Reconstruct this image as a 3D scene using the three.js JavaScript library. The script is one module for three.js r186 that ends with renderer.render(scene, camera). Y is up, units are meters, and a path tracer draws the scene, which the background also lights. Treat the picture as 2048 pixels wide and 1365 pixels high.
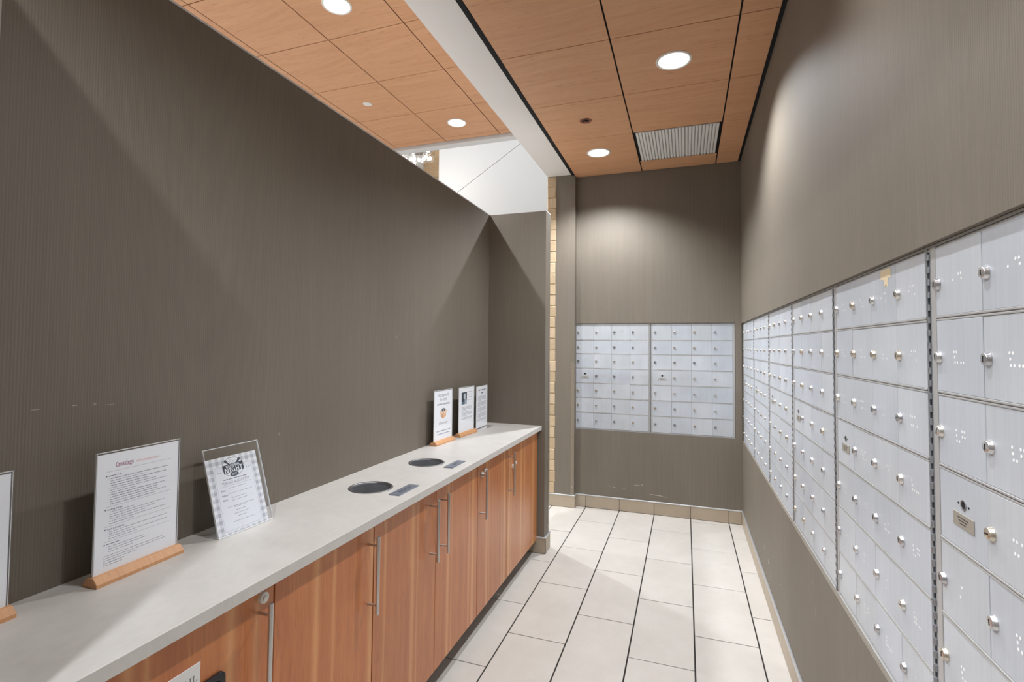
import * as THREE from 'three';
import { mergeGeometries } from 'three/addons/utils/BufferGeometryUtils.js';
import { RoundedBoxGeometry } from 'three/addons/geometries/RoundedBoxGeometry.js';
import { RectAreaLightUniformsLib } from 'three/addons/lights/RectAreaLightUniformsLib.js';

// ---------------------------------------------------------------- camera, exposure, light levels
const scene = new THREE.Scene();
scene.background = new THREE.Color(0x000000);
const W = 2048, H = 1365, F = 1019.55;
const camera = new THREE.PerspectiveCamera(2 * Math.atan(H / 2 / F) * 180 / Math.PI, W / H, 0.05, 60);
camera.position.set(0, 1.4924, 0);
camera.rotation.order = 'YXZ';
camera.rotation.set(0.035, 0.3406, 0.009);
camera.setViewOffset(W, H, W / 2 - 1009.72, H / 2 - 655.54, W, H);      // shifted lens
const renderer = new THREE.WebGLRenderer({ antialias: true });
renderer.toneMapping = THREE.LinearToneMapping;
renderer.toneMappingExposure = 1.24;
renderer.shadowMap.enabled = true;
RectAreaLightUniformsLib.init();
const MAIL_CD = 11.2, LOBBY_CD = 15.5, ATRIUM_CD = 5.8;                        // candela of the downlights
const LAMP = new THREE.Color(0.96, 1.0, 1.045);

// ---------------------------------------------------------------- helpers
let seed = 7;
function rnd() { seed = (seed * 1664525 + 1013904223) >>> 0; return seed / 4294967296; }
const used = {};
function numbered(n) { if (used[n] === undefined) { used[n] = 0; return n; } used[n]++; return n + '_' + String(used[n]).padStart(3, '0'); }
function add(mesh, name, parent) {
  mesh.name = parent === scene ? numbered(name) : name;
  if (parent !== scene) {                                               // number repeated parts within their thing
    const k = (parent.userData._n ??= {}); if (k[name] === undefined) k[name] = 0; else { k[name]++; mesh.name = name + '_' + String(k[name]).padStart(3, '0'); }
  }
  mesh.traverse(o => { if (o.isMesh) { o.castShadow = true; o.receiveShadow = true; } });
  parent.add(mesh); return mesh;
}
function thing(name, label, category, pos = [0, 0, 0], group) {
  const o = new THREE.Group(); add(o, name, scene); o.position.set(...pos);
  o.userData.label = label; o.userData.category = category; if (group) o.userData.group = group;
  return o;
}
// world-space geometry as a named part of a thing (moved into the thing's own frame)
function part(name, geo, mat, parent, label) {
  let px = 0, py = 0, pz = 0, p = parent; while (p && p !== scene) { px += p.position.x; py += p.position.y; pz += p.position.z; p = p.parent; }
  geo.translate(-px, -py, -pz);
  const m = new THREE.Mesh(geo, mat); add(m, name, parent); if (label) m.userData.label = label; return m;
}
function at(name, geo, mat, parent, x, y, z) { const m = new THREE.Mesh(geo, mat); m.position.set(x, y, z); return add(m, name, parent); }
function struct(name, geo, mat, label) { const m = part(name, geo, mat, scene); m.userData.kind = 'structure'; if (label) m.userData.label = label; return m; }
function uvm(g, ou = 0, ov = 0, rot = false) {                          // uv in metres from position and normal
  const p = g.attributes.position, n = g.attributes.normal, uv = new Float32Array(p.count * 2);
  for (let i = 0; i < p.count; i++) {
    const ax = Math.abs(n.getX(i)), ay = Math.abs(n.getY(i)), az = Math.abs(n.getZ(i)); let u, v;
    if (ax >= ay && ax >= az) { u = p.getZ(i); v = p.getY(i); } else if (ay >= az) { u = p.getX(i); v = p.getZ(i); } else { u = p.getX(i); v = p.getY(i); }
    if (rot) [u, v] = [v, u];
    uv[2 * i] = u + ou; uv[2 * i + 1] = v + ov;
  }
  g.setAttribute('uv', new THREE.BufferAttribute(uv, 2)); return g;
}
function bx(x0, x1, y0, y1, z0, z1) { const g = new THREE.BoxGeometry(x1 - x0, y1 - y0, z1 - z0).toNonIndexed(); g.translate((x0 + x1) / 2, (y0 + y1) / 2, (z0 + z1) / 2); return uvm(g); }
function rbx(x0, x1, y0, y1, z0, z1, r = 0.003, s = 2) { let g = new RoundedBoxGeometry(x1 - x0, y1 - y0, z1 - z0, s, r); if (g.index) g = g.toNonIndexed(); g.translate((x0 + x1) / 2, (y0 + y1) / 2, (z0 + z1) / 2); return uvm(g); }
function merge(list) { return mergeGeometries(list.map(g => { g = g.index ? g.toNonIndexed() : g; for (const k of Object.keys(g.attributes)) if (!['position', 'normal', 'uv', 'color'].includes(k)) g.deleteAttribute(k); return g; })); }
// chamfered slab: lies in xy, front face at z = 0 looking to +z, 18 triangles
function plate(w, h, d, c, ou = 0, ov = 0, rot = false) {
  const a = w / 2, b = h / 2, P = [], q = (A, B, C, D) => P.push(...A, ...B, ...C, ...A, ...C, ...D);
  const f = [[-a + c, -b + c, 0], [a - c, -b + c, 0], [a - c, b - c, 0], [-a + c, b - c, 0]];
  const m = [[-a, -b, -c], [a, -b, -c], [a, b, -c], [-a, b, -c]], k = m.map(v => [v[0], v[1], -d]);
  q(f[0], f[1], f[2], f[3]);
  for (let i = 0; i < 4; i++) { const j = (i + 1) % 4; q(m[i], m[j], f[j], f[i]); q(k[i], k[j], m[j], m[i]); }
  const g = new THREE.BufferGeometry(); g.setAttribute('position', new THREE.Float32BufferAttribute(P, 3)); g.computeVertexNormals();
  return uvm(g, ou, ov, rot);
}
const cyl = (r0, r1, h, n = 20, open = false) => new THREE.CylinderGeometry(r0, r1, h, n, 1, open);
const lathe = (pts, n = 32) => new THREE.LatheGeometry(pts.map(p => new THREE.Vector2(p[0], p[1])), n);
function tint(g, c) { const n = g.attributes.position.count, a = new Float32Array(n * 3); for (let i = 0; i < n; i++) a.set(c, i * 3); g.setAttribute('color', new THREE.BufferAttribute(a, 3)); return g; }

// ---------------------------------------------------------------- procedural textures
const hash = (x, y, s) => { let h = (x * 374761393 + y * 668265263 + s * 2147483647) | 0; h = Math.imul(h ^ (h >>> 13), 1274126177); h ^= h >>> 16; return (h >>> 0) / 4294967296; };
function pn(x, y, px, py, s) {                                          // value noise that repeats every px by py cells
  const x0 = Math.floor(x), y0 = Math.floor(y), fx = x - x0, fy = y - y0, u = fx * fx * (3 - 2 * fx), v = fy * fy * (3 - 2 * fy);
  const X = k => ((k % px) + px) % px, Y = k => ((k % py) + py) % py;
  const a = hash(X(x0), Y(y0), s), b = hash(X(x0 + 1), Y(y0), s), c = hash(X(x0), Y(y0 + 1), s), d = hash(X(x0 + 1), Y(y0 + 1), s);
  return a + (b - a) * u + (c - a) * v + (a - b - c + d) * u * v;
}
function tex(w, h, fn, srgb, sx, sy) {                                  // fn(u, v) -> [r, g, b] 0..255; covers sx by sy metres
  const d = new Uint8Array(w * h * 4);
  for (let j = 0; j < h; j++) for (let i = 0; i < w; i++) { const c = fn(i / w, j / h), k = (j * w + i) * 4; for (let t = 0; t < 3; t++) d[k + t] = Math.max(0, Math.min(255, Array.isArray(c) ? c[t] : c)); d[k + 3] = 255; }
  const t = new THREE.DataTexture(d, w, h); t.wrapS = t.wrapT = THREE.RepeatWrapping; t.magFilter = THREE.LinearFilter; t.minFilter = THREE.LinearMipmapLinearFilter; t.generateMipmaps = true;
  if (srgb) t.colorSpace = THREE.SRGBColorSpace;
  t.repeat.set(1 / sx, 1 / sy); t.needsUpdate = true; return t;
}
const mix = (a, b, t) => a.map((v, i) => v + (b[i] - v) * t);
// veneer: grain along u
function veneer(c0, c1, s, streak) {
  return (u, v) => {
    const wob = pn(u * 3, v * 6, 3, 6, s) * 0.035 + pn(u * 8, v * 14, 8, 14, s + 1) * 0.01;
    const vv = v + wob, g1 = pn(u * 4, vv * 46, 4, 46, s + 2), g2 = pn(u * 12, vv * 170, 12, 170, s + 3), g3 = pn(u * 40, vv * 420, 40, 420, s + 4);
    const ring = 0.5 + 0.5 * Math.sin((vv * 26 + pn(u * 2, v * 4, 2, 4, s + 5) * 3) * 6.283);
    let t = 0.3 * g1 + 0.24 * g2 + 0.2 * g3 + 0.08 * ring + 0.18 * pn(u * 2, v * 3, 2, 3, s + 8);
    let c = mix(c0, c1, t);
    const dash = pn(u * 22, vv * 300, 22, 300, s + 6); if (dash > 0.86) c = c.map(x => x * (1 - (dash - 0.86) * 0.9));
    if (streak) { let k = 0; const w2 = v + (pn(u * 2, v * 4, 2, 4, s + 9) - .5) * .012; for (const [p, w, a] of [[.05, .014, .5], [.085, .006, .4], [.27, .008, .45], [.31, .016, .55], [.5, .007, .4], [.58, .014, .5], [.615, .006, .45], [.8, .012, .5], [.87, .008, .4]]) k += a * Math.exp(-(((w2 - p) / w) ** 2)); c = mix(c, [244, 198, 140], Math.min(.75, k * streak)); }
    return c;
  };
}
const tCeil = tex(1024, 1024, veneer([226, 177, 136], [203, 146, 106], 11, 0), true, 1.7, 1.7);
const tDoorA = tex(1024, 1024, veneer([216, 144, 84], [174, 98, 50], 31, 1), true, 1.1, 1.1);
tDoorA.rotation = 0;
const rib = (u, v) => { const k = u * 128, f = Math.cos(k * 6.28318); return f * (0.75 + 0.5 * hash(Math.floor(k + .5) % 128, 0, 5)); };
const tWall = tex(2048, 512, (u, v) => {
  const s = pn(u * 40, v * 2, 40, 2, 51) - .5, f = pn(u * 400, v * 8, 400, 8, 52) - .5, sp = hash(Math.floor(u * 2048), Math.floor(v * 512), 53) - .5;
  const k = 1 + 0.034 * rib(u, v) + 0.022 * s + 0.05 * f + 0.05 * sp + 0.04 * (pn(u * 3, v * 3, 3, 3, 54) - .5);
  return [118 * k, 109.5 * k, 97.5 * k];
}, true, 0.84, 1.7);
const tWallB = tex(2048, 512, (u, v) => 128 + 70 * rib(u, v) + 60 * (pn(u * 400, v * 60, 400, 60, 56) - .5), false, 0.84, 1.7);
const tCounter = tex(1024, 1024, (u, v) => {
  const n = pn(u * 8, v * 8, 8, 8, 61) * .5 + pn(u * 24, v * 24, 24, 24, 62) * .3 + pn(u * 90, v * 40, 90, 40, 63) * .3, g = hash(u * 1024 | 0, v * 1024 | 0, 64);
  return mix([218, 214, 209], [200, 196, 190], n * .8 + g * .14);
}, true, 0.6, 0.6);
const tTile = tex(512, 512, (u, v) => {
  const n = pn(u * 5, v * 5, 5, 5, 71) * .5 + pn(u * 18, v * 18, 18, 18, 72) * .3 + pn(u * 80, v * 80, 80, 80, 73) * .2;
  return mix([203, 198, 191], [189, 184, 176], n);
}, true, 0.9, 0.9);
const tMetal = tex(512, 512, (u, v) => {                                // satin aluminium, brushed along v
  const n = pn(u * 200, v * 5, 200, 5, 81) * .5 + pn(u * 6, v * 5, 6, 5, 82) * .9;
  return mix([206, 211, 217], [194, 199, 205], n);
}, true, 0.7, 0.7);
const tBrick = tex(512, 512, (u, v) => {                                // far brick wall, courses 103 mm
  const row = Math.floor(v * 8), f = v * 8 - row, uu = u * 4 + (row % 2) * .5, fu = uu - Math.floor(uu);
  if (f < .09 || fu < .03) return [188, 172, 148];
  const k = .9 + .2 * hash(Math.floor(uu) % 4, row, 91) + .1 * (pn(u * 60, v * 60, 60, 60, 92) - .5);
  return [190 * k, 158 * k, 120 * k];
}, true, 0.84, 0.824);
const tBrickB = tex(256, 256, (u, v) => 128 + 90 * (pn(u * 40, v * 40, 40, 40, 95) - .5) + 70 * (pn(u * 12, v * 12, 12, 12, 96) - .5), false, .3, .3);

// ---------------------------------------------------------------- materials
const S = o => new THREE.MeshStandardMaterial(o);
const M = {
  ceil: S({ map: tCeil, roughness: .5 }),
  wall: S({ map: tWall, bumpMap: tWallB, bumpScale: .0004, roughness: .58 }),
  white: S({ color: 0xe0e0e0, roughness: .85 }),
  beam: S({ color: 0xeeeae5, roughness: .8 }),
  black: S({ color: 0x0b0b0c, roughness: .8 }),
  dark: S({ color: 0x231f1c, roughness: .9 }),
  tile: S({ map: tTile, roughness: .42 }),
  tileBase: S({ map: tTile, color: 0xe2d5c3, roughness: .42 }),
  grout: S({ color: 0x2b2724, roughness: .95 }),
  trim: S({ color: 0xcfd1d3, metalness: .7, roughness: .38 }),
  counter: S({ map: tCounter, roughness: .42 }),
  kick: S({ color: 0x5a5046, roughness: .8 }),
  carcass: S({ color: 0x6b4328, roughness: .6 }),
  steel: S({ color: 0xc9c8c6, metalness: .95, roughness: .28 }),
  steelDark: S({ color: 0xc4c5c8, metalness: .82, roughness: .27 }),
  steelRim: S({ color: 0x8d8d8f, metalness: .9, roughness: .36 }),
  plateM: S({ color: 0x8d93a0, metalness: .6, roughness: .4 }),
  hinge: S({ color: 0x9fa3a8, metalness: .7, roughness: .38 }),
  hingeGap: S({ color: 0x3c4048, metalness: .4, roughness: .6 }),
  frame: S({ color: 0xbfbfbe, metalness: .45, roughness: .42 }),
  frameDark: S({ color: 0x8f8f8f, metalness: .45, roughness: .45 }),
  dots: S({ color: 0xffffff, metalness: 0, roughness: .25 }),
  lock: S({ vertexColors: true, metalness: .8, roughness: .26 }),
  wood: S({ map: tex(256, 256, veneer([226, 176, 128], [198, 140, 94], 17, 0), true, .5, .25), roughness: .5 }),
  paper: S({ color: 0xf6f8fc, roughness: .8 }),
  acrylic: new THREE.MeshPhysicalMaterial({ color: 0xffffff, transmission: 1, thickness: 0, roughness: .02, ior: 1.18 }),
  acrylicThick: new THREE.MeshPhysicalMaterial({ color: 0xffffff, transmission: 1, thickness: 0, roughness: .03, ior: 1.42 }),
  acrylicEdge: new THREE.MeshPhysicalMaterial({ color: 0xf4f6f8, transmission: .2, thickness: 0, roughness: .35, ior: 1.45 }),
  glass: new THREE.MeshPhysicalMaterial({ color: 0xffffff, transmission: 1, thickness: 0, roughness: .02, ior: 1.5 }),
  plastic: S({ color: 0xe6e2da, roughness: .4 }),
  blackPlastic: S({ color: 0x17171a, roughness: .4 }),
  lens: S({ color: 0xffffff, emissive: 0xfff8ee, emissiveIntensity: 3 }),
  ring: S({ color: 0xe9e6e1, roughness: .5 }),
  grilleBack: S({ color: 0x6f6b66, roughness: .9 }),
  copper: S({ color: 0x8f5a42, metalness: .4, roughness: .4 }),
  grille: S({ color: 0xe6e4e0, roughness: .6 }),
  brickFar: S({ map: tBrick, roughness: .9 }),
  brick: [0xbfa98a, 0xb7a182, 0xc5af91].map(c => S({ color: c, bumpMap: tBrickB, bumpScale: .003, roughness: .9 })),
  mortar: S({ color: 0xb5a58b, roughness: .95 }),
  guard: S({ color: 0x867c6e, roughness: .25, metalness: .0 }),
  door: [0xffffff, 0xfbfcfe, 0xfcfcfb, 0xf8f9fb].map(c => S({ map: tMetal, color: c, metalness: .16, roughness: .4 })),
  brass: S({ color: 0xb2ada2, metalness: .5, roughness: .45 }),
};
for (const m of Object.values(M)) { const l = Array.isArray(m) ? m : [m]; for (const k of l) if (k.transmission === undefined || k.transmission === 0) k.side = THREE.FrontSide; }

// ---------------------------------------------------------------- dimensions
const XR = .452, ZF = -4.772, XL = -1.408, ZW = -3.6026, XWE = -.963, YW = 2.4846, YC = 3.10, YL = 3.7216;
const XA = -.8765, TW = .3048, TL = .6096, ZPH = -3.7802;
const BXL = -1.2431, BXR = -1.0093, YB = 3.1121;
const MAIL_X = XR + .0135, MAIL_Z = ZF - .013;

// ---------------------------------------------------------------- floor
{
  const fl = struct('floor', merge([bx(XWE - .25, XR + .15, -.12, -.005, -5.1, .72), bx(-5.2, XWE - .25, -.12, -.001, -9.7, 1.5), bx(XWE - .25, XR + .15, -.12, -.001, -9.7, -5.1)]), M.grout);
  part('lobby_paving', bx(-5.2, XWE - .25 - .24, -.001, 0, -9.6, 1.4), M.tile, fl);
  const zones = [[XWE - .13, XR, ZF, .72], [-1.45, XWE - .13, ZF, ZW - .13]];
  const gx = .0036, gz = .0026;
  for (const [X0, X1, Z0, Z1] of zones) for (let c = -3; c <= 6; c++) {
    const xa = XA + (c - 1) * TW, xb = xa + TW, off = ZPH + (((c % 2) + 2) % 2 === 0 ? TL / 2 : 0);
    for (let n = -3; n <= 9; n++) {
      const za = off + n * TL, zb = za + TL, x0 = Math.max(xa + gx, X0), x1 = Math.min(xb - gx, X1), z0 = Math.max(za + gz, Z0), z1 = Math.min(zb - gz, Z1);
      if (x1 - x0 < .012 || z1 - z0 < .012) continue;
      const g = plate(x1 - x0, z1 - z0, .0048, .0008, rnd() * 3, rnd() * 3); g.rotateX(-Math.PI / 2);
      g.translate((x0 + x1) / 2, (rnd() - .5) * .0006, (z0 + z1) / 2);
      part('tile', g, M.tile, fl);
    }
  }
}

// ---------------------------------------------------------------- walls
// the right wall and the far wall leave a shallow recess for the mailboxes
struct('wall_right', merge([bx(XR, XR + .12, 0, .70, ZF - .12, .84), bx(XR, XR + .12, 1.7005, 3.30, ZF - .12, .84), bx(XR + .02, XR + .12, .70, 1.7005, ZF - .12, .84), bx(XR, XR + .02, .70, 1.7005, ZF - .12, -4.781), bx(XR, XR + .02, .70, 1.7005, -.555, .84)]), M.wall);
struct('wall_back', merge([bx(-.985, XR, 0, .714, ZF - .12, ZF), bx(-.985, XR, 1.7055, 3.30, ZF - .12, ZF), bx(-.985, XR, .714, 1.7055, ZF - .12, ZF - .02), bx(.4025, XR, .714, 1.7055, ZF - .02, ZF)]), M.wall);
struct('wall_left', bx(XL - .12, XL, 0, YW, ZW - .13, -.32), M.wall);
struct('wall_wing', bx(XL, XWE, 0, YW, ZW - .13, ZW), M.wall);
struct('wall_wing_near', bx(XL, XWE, 0, YW, -.45, -.32), M.wall);
struct('wall_near', bx(XWE - .3, XR + .12, 0, 3.4, .72, .84), M.wall);
struct('trim_1', merge([bx(XL - .121, XL + .0008, YW, YW + .006, ZW - .131, -.319), bx(XL + .0008, XWE + .001, YW, YW + .006, ZW - .131, ZW + .0008)]), M.white);
struct('wall_stub', bx(-1.163, -.975, 0, YB, -5.0, -4.70), M.wall);
// brick pier beside the stub, each course a brick of its own
{
  const p = struct('wall_pier', bx(BXL + .002, -1.161, 0, YB, -5.0, -4.7015), M.mortar);
  const rows = []; let y = .117; while (y < YB - .01) { rows.push(y); y += .1033; }
  rows.forEach((y0, i) => {
    const y1 = Math.min(y0 + .0985, YB - .001), x1 = -1.158 + rnd() * .008 - .004;
    const g = plate(x1 - BXL, y1 - y0, .06, .005, rnd(), rnd()); g.translate((BXL + x1) / 2, (y0 + y1) / 2, -4.697 + rnd() * .003);
    part('brick', g, M.brick[i % 3], p);
  });
}
// lobby and atrium beyond the partition
struct('wall_lobby_left', bx(-5.3, -5.1, 0, 6.6, -9.7, 1.5), M.white);
struct('wall_lobby_near', bx(-5.1, XWE - .3, 0, 3.9, 1.4, 1.5), M.white);
struct('wall_lobby_right', bx(-1.243, -1.1, 0, 3.9, .84, 1.5), M.white);
struct('wall_atrium_right', bx(-.9, -.75, 0, 6.6, -9.7, ZF - .12), M.white);
struct('wall_atrium_front', bx(-1.0, XR + .12, 3.3, 6.6, ZF - .24, ZF - .12), M.white);
struct('wall_atrium', bx(-3.83, -.9, 0, 6.6, -7.65, -7.5), M.white);
for (const [n, pts] of [['wall_stair', [[-3.828, 0], [-.902, 0], [-.902, 5.59], [-3.828, 3.753]]], ['wall_above_stair', [[-3.828, 3.763], [-.902, 5.600], [-.902, 6.5], [-3.828, 6.5]]]]) {
  // two thick white boards on the atrium wall; the open joint between them climbs like a stair
  const s = new THREE.Shape(); pts.forEach(([x, y], i) => i ? s.lineTo(x, y) : s.moveTo(x, y));
  const g = new THREE.ExtrudeGeometry(s, { depth: .03, bevelEnabled: false }); g.translate(0, 0, -7.4995); struct(n, g, M.white);
}
struct('wall_atrium_back', bx(-5.1, -.9, 0, 6.6, -9.4, -9.25), M.brickFar);
struct('ceiling_atrium', bx(-5.3, -.75, 6.5, 6.7, -9.7, -4.983), M.white);
struct('trim_2', bx(-5.1, BXL, YL - .03, 6.5, -5.10, -4.988), M.white);
// beam between the two ceilings
struct('ceiling_beam', bx(BXL, BXR, YB, 4.0, -4.988, 1.4), M.beam);

// ---------------------------------------------------------------- ceilings with veneer panels
function panel(par, x0, x1, z0, z1, y, hole) {
  const g = plate(x1 - x0, z1 - z0, .005, .0012, rnd() * 3, rnd() * 3); g.rotateX(Math.PI / 2); g.translate((x0 + x1) / 2, y, (z0 + z1) / 2);
  part('panel', g, M.ceil, par);
}
{
  const c = struct('ceiling', bx(BXR, XR + .12, 3.112, 3.32, ZF - .12, .84), M.black);
  part('shadow_gap', merge([bx(BXR, -.98, 3.104, 3.1115, -4.77, .72), bx(.431, XR, 3.104, 3.1115, -4.77, .72), bx(-.98, .431, 3.104, 3.1115, ZF, -4.766)]), M.black, c);
  const xs = [[-.976, -.3735], [-.3648, .2505], [.2595, .430]], zl = [-4.765, -4.512, -3.885, -3.271, -2.645, -2.023, -1.40, -.778, -.155, .468, .715];
  xs.forEach(([a, b], i) => { for (let k = 0; k < zl.length - 1; k++) { if (i === 1 && k === 1) continue; panel(c, a, b, zl[k] + .0025, zl[k + 1] - .0025, YC, 0); } });
}
{
  const c = struct('ceiling_lobby', bx(-5.1, BXL, 3.734, 3.95, -4.988, 1.4), M.black);
  const xl = [-5.09, -4.962, -4.337, -3.712, -3.087, -2.4626, -1.834, -1.244], zl = [-4.975, -4.884, -4.2696, -3.6443, -3.0185, -2.394, -1.768, -1.143, -.517, .108, .733, 1.358];
  for (let i = 0; i < xl.length - 1; i++) for (let k = 0; k < zl.length - 1; k++) panel(c, xl[i] + .0035, xl[i + 1] - .0035, zl[k] + (k ? .003 : 0), zl[k + 1] - .003, YL, 0);
}

// ---------------------------------------------------------------- recessed lights
function downlight(x, y, z, cd, label, r = .092, angle = 66, pen = .42) {
  const t = thing('recessed_light', label, 'ceiling light', [x, y, z], 'round recessed ceiling lights');
  at('trim_ring', lathe([[r * .88, -.001], [r * .93, -.006], [r * 1.02, -.006], [r * 1.06, -.002], [r * 1.06, 0], [r * .88, 0]].reverse(), 40), M.ring, t, 0, 0, 0);
  at('lens', cyl(r * .88, r * .88, .004, 40), M.lens, t, 0, -.0022, 0);
  const s = new THREE.SpotLight(LAMP, cd, 0, angle * Math.PI / 180, pen, 2);
  s.position.set(0, -.012, 0); s.target.position.set(0, -1, 0); s.castShadow = true; s.shadow.radius = 1.6; s.shadow.mapSize.set(1024, 1024); s.shadow.bias = -.0005;
  t.add(s); t.add(s.target); return t;
}
downlight(-.057, YC, -2.956, MAIL_CD, 'large round recessed ceiling light in the panel beside the dark right wall');
downlight(-.675, YC, -4.197, MAIL_CD, 'round recessed ceiling light left of the air grille near the back wall');
downlight(-.057, YC, -1.096, MAIL_CD * .46, 'recessed ceiling light over the mailboxes, nearer than the frame shows');
downlight(-.675, YC, .145, MAIL_CD * .62, 'recessed ceiling light above the near end of the mail room');
downlight(-2.155, YL, -2.714, LOBBY_CD, 'recessed ceiling light cut by the top edge of the photo');
downlight(-2.155, YL, -4.583, LOBBY_CD, 'recessed ceiling light at the far end of the left ceiling, before the white atrium');
downlight(-2.155, YL, -.845, LOBBY_CD, 'recessed lobby ceiling light beside the partition, beyond the frame');
downlight(-2.155, YL, 1.02, LOBBY_CD, 'recessed lobby ceiling light at the near end of the lobby');
downlight(-4.02, YL, -3.65, LOBBY_CD, 'recessed lobby ceiling light hidden behind the partition, farther one');
downlight(-4.02, YL, -.9, LOBBY_CD, 'recessed lobby ceiling light hidden behind the partition, nearer one');
downlight(-2.3, 6.5, -6.25, ATRIUM_CD, 'atrium ceiling light above the white stair wall', .12, 68, .6);
downlight(-4.3, 6.5, -6.6, ATRIUM_CD, 'atrium ceiling light above the glass chandelier', .12, 68, .6);
downlight(-4.3, 6.5, -8.5, ATRIUM_CD, 'atrium ceiling light in front of the far brick wall', .12, 68, .6);
downlight(-1.5, 6.5, -5.9, ATRIUM_CD * .7, 'atrium ceiling light above the gap beside the brick pier', .12, 68, .6);

// ---------------------------------------------------------------- sprinklers and air grille
{
  const t = thing('fire_sprinkler', 'small round white sprinkler cover in the left wood ceiling', 'sprinkler', [-2.775, YL, -3.957]);
  at('cover_plate', lathe([[0, -.008], [.034, -.007], [.038, -.004], [.038, 0]].reverse(), 32), M.ring, t, 0, 0, 0);
  at('rim', lathe([[.038, -.002], [.042, -.002], [.042, 0], [.038, 0]].reverse(), 32), M.plastic, t, 0, 0, 0);
  const u = thing('fire_sprinkler', 'copper ringed recessed sprinkler in the right wood ceiling', 'sprinkler', [-.666, YC, -3.565]);
  at('escutcheon', lathe([[.026, -.0015], [.032, -.006], [.041, -.004], [.043, 0], [.026, 0]].reverse(), 32), M.copper, u, 0, 0, 0);
  at('recess', lathe([[0, -.0012], [.0265, -.0012], [.0265, 0]].reverse(), 24), M.dark, u, 0, 0, 0);
  at('deflector', merge([cyl(.005, .005, .012, 12).translate(0, -.007, 0), cyl(.015, .013, .003, 16).translate(0, -.0135, 0)]), M.copper, u, 0, 0, 0);
}
{
  const x0 = -.352, x1 = .238, z0 = -4.488, z1 = -3.888, y = YC + .012 - .006;
  const t = thing('air_grille', 'square light grey ribbed return air grille set in the right wood ceiling', 'air vent', [(x0 + x1) / 2, y, (z0 + z1) / 2]);
  part('backing', bx(x0, x1, y + .004, y + .0055, z0, z1), M.grilleBack, t);
  part('frame', merge([bx(x0 - .004, x0, y - .006, y + .004, z0, z1), bx(x1, x1 + .004, y - .006, y + .004, z0, z1), bx(x0, x1, y - .006, y + .004, z0 - .003, z0), bx(x0, x1, y - .006, y + .004, z1, z1 + .003)]), M.black, t);
  const n = 25, sg = rbx(-.0085, .0085, 0, .012, -(z1 - z0) / 2, (z1 - z0) / 2, .002, 1);
  for (let i = 0; i < n; i++) at('slat', sg, M.grille, t, x0 + (i + .5) * (x1 - x0) / n - t.position.x, -.012, 0);
  const cr = []; for (let k = 0; k < 40; k++) { const z = z0 + (k + .5) * (z1 - z0) / 40; cr.push(bx(x0, x1, y - .005, y + .002, z - .0025, z + .0025)); }
  part('cross_slats', merge(cr), M.grille, t);
}

// ---------------------------------------------------------------- baseboards: tile with a metal edge on top
function baseRun(name, axis, c, from, to, joints, face, th = .012) {               // axis 'x' runs along x at z = c
  const BH = .106, lo = Math.min(from, to), hi = Math.max(from, to);
  const cuts = [lo, ...joints.filter(j => j > lo + .01 && j < hi - .01).sort((a, b) => a - b), hi];
  const back = axis === 'x' ? bx(lo, hi, 0, BH, Math.min(c, c + face * (th - .003)), Math.max(c, c + face * (th - .003))) : bx(Math.min(c, c + face * (th - .003)), Math.max(c, c + face * (th - .003)), 0, BH, lo, hi);
  const b = struct(name, back, M.grout);
  for (let i = 0; i < cuts.length - 1; i++) {
    const w = cuts[i + 1] - cuts[i] - .003, m = (cuts[i] + cuts[i + 1]) / 2, g = plate(w, BH - .003, .004, .001, rnd() * 3, rnd() * 3);
    if (axis === 'x') { if (face < 0) g.rotateY(Math.PI); g.translate(m, BH / 2 + .0015, c + face * th); } else { g.rotateY(face * Math.PI / 2); g.translate(c + face * th, BH / 2 + .0015, m); }
    part('tile', g, M.tileBase, b);
  }
  const e = th + .0025;
  part('metal_edge', axis === 'x' ? rbx(lo - .001, hi + .001, BH, BH + .011, Math.min(c, c + face * e), Math.max(c, c + face * e), .003) : rbx(Math.min(c, c + face * e), Math.max(c, c + face * e), BH, BH + .011, lo - .001, hi + .001, .003), M.trim, b);
}
const jx = [0, 1, 2, 3, 4].map(i => XA + i * TW), jz = []; for (let n = -4; n < 10; n++) jz.push(ZPH + n * TL + .3048);
baseRun('baseboard_back', 'x', ZF, -.975, XR - .009, jx, 1);
baseRun('baseboard_right', 'z', XR, ZF, .72, jz, -1, .009);
baseRun('baseboard_stub', 'x', -4.70, BXL, -.963, [], 1);
baseRun('baseboard_stub_side', 'z', -.975, ZF + .012, -4.70, [], 1);
baseRun('baseboard_wing', 'x', ZW, -1.09, XWE + .012, [], 1);
baseRun('baseboard_wing_end', 'z', XWE, ZW - .13, ZW, [], 1);

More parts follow.
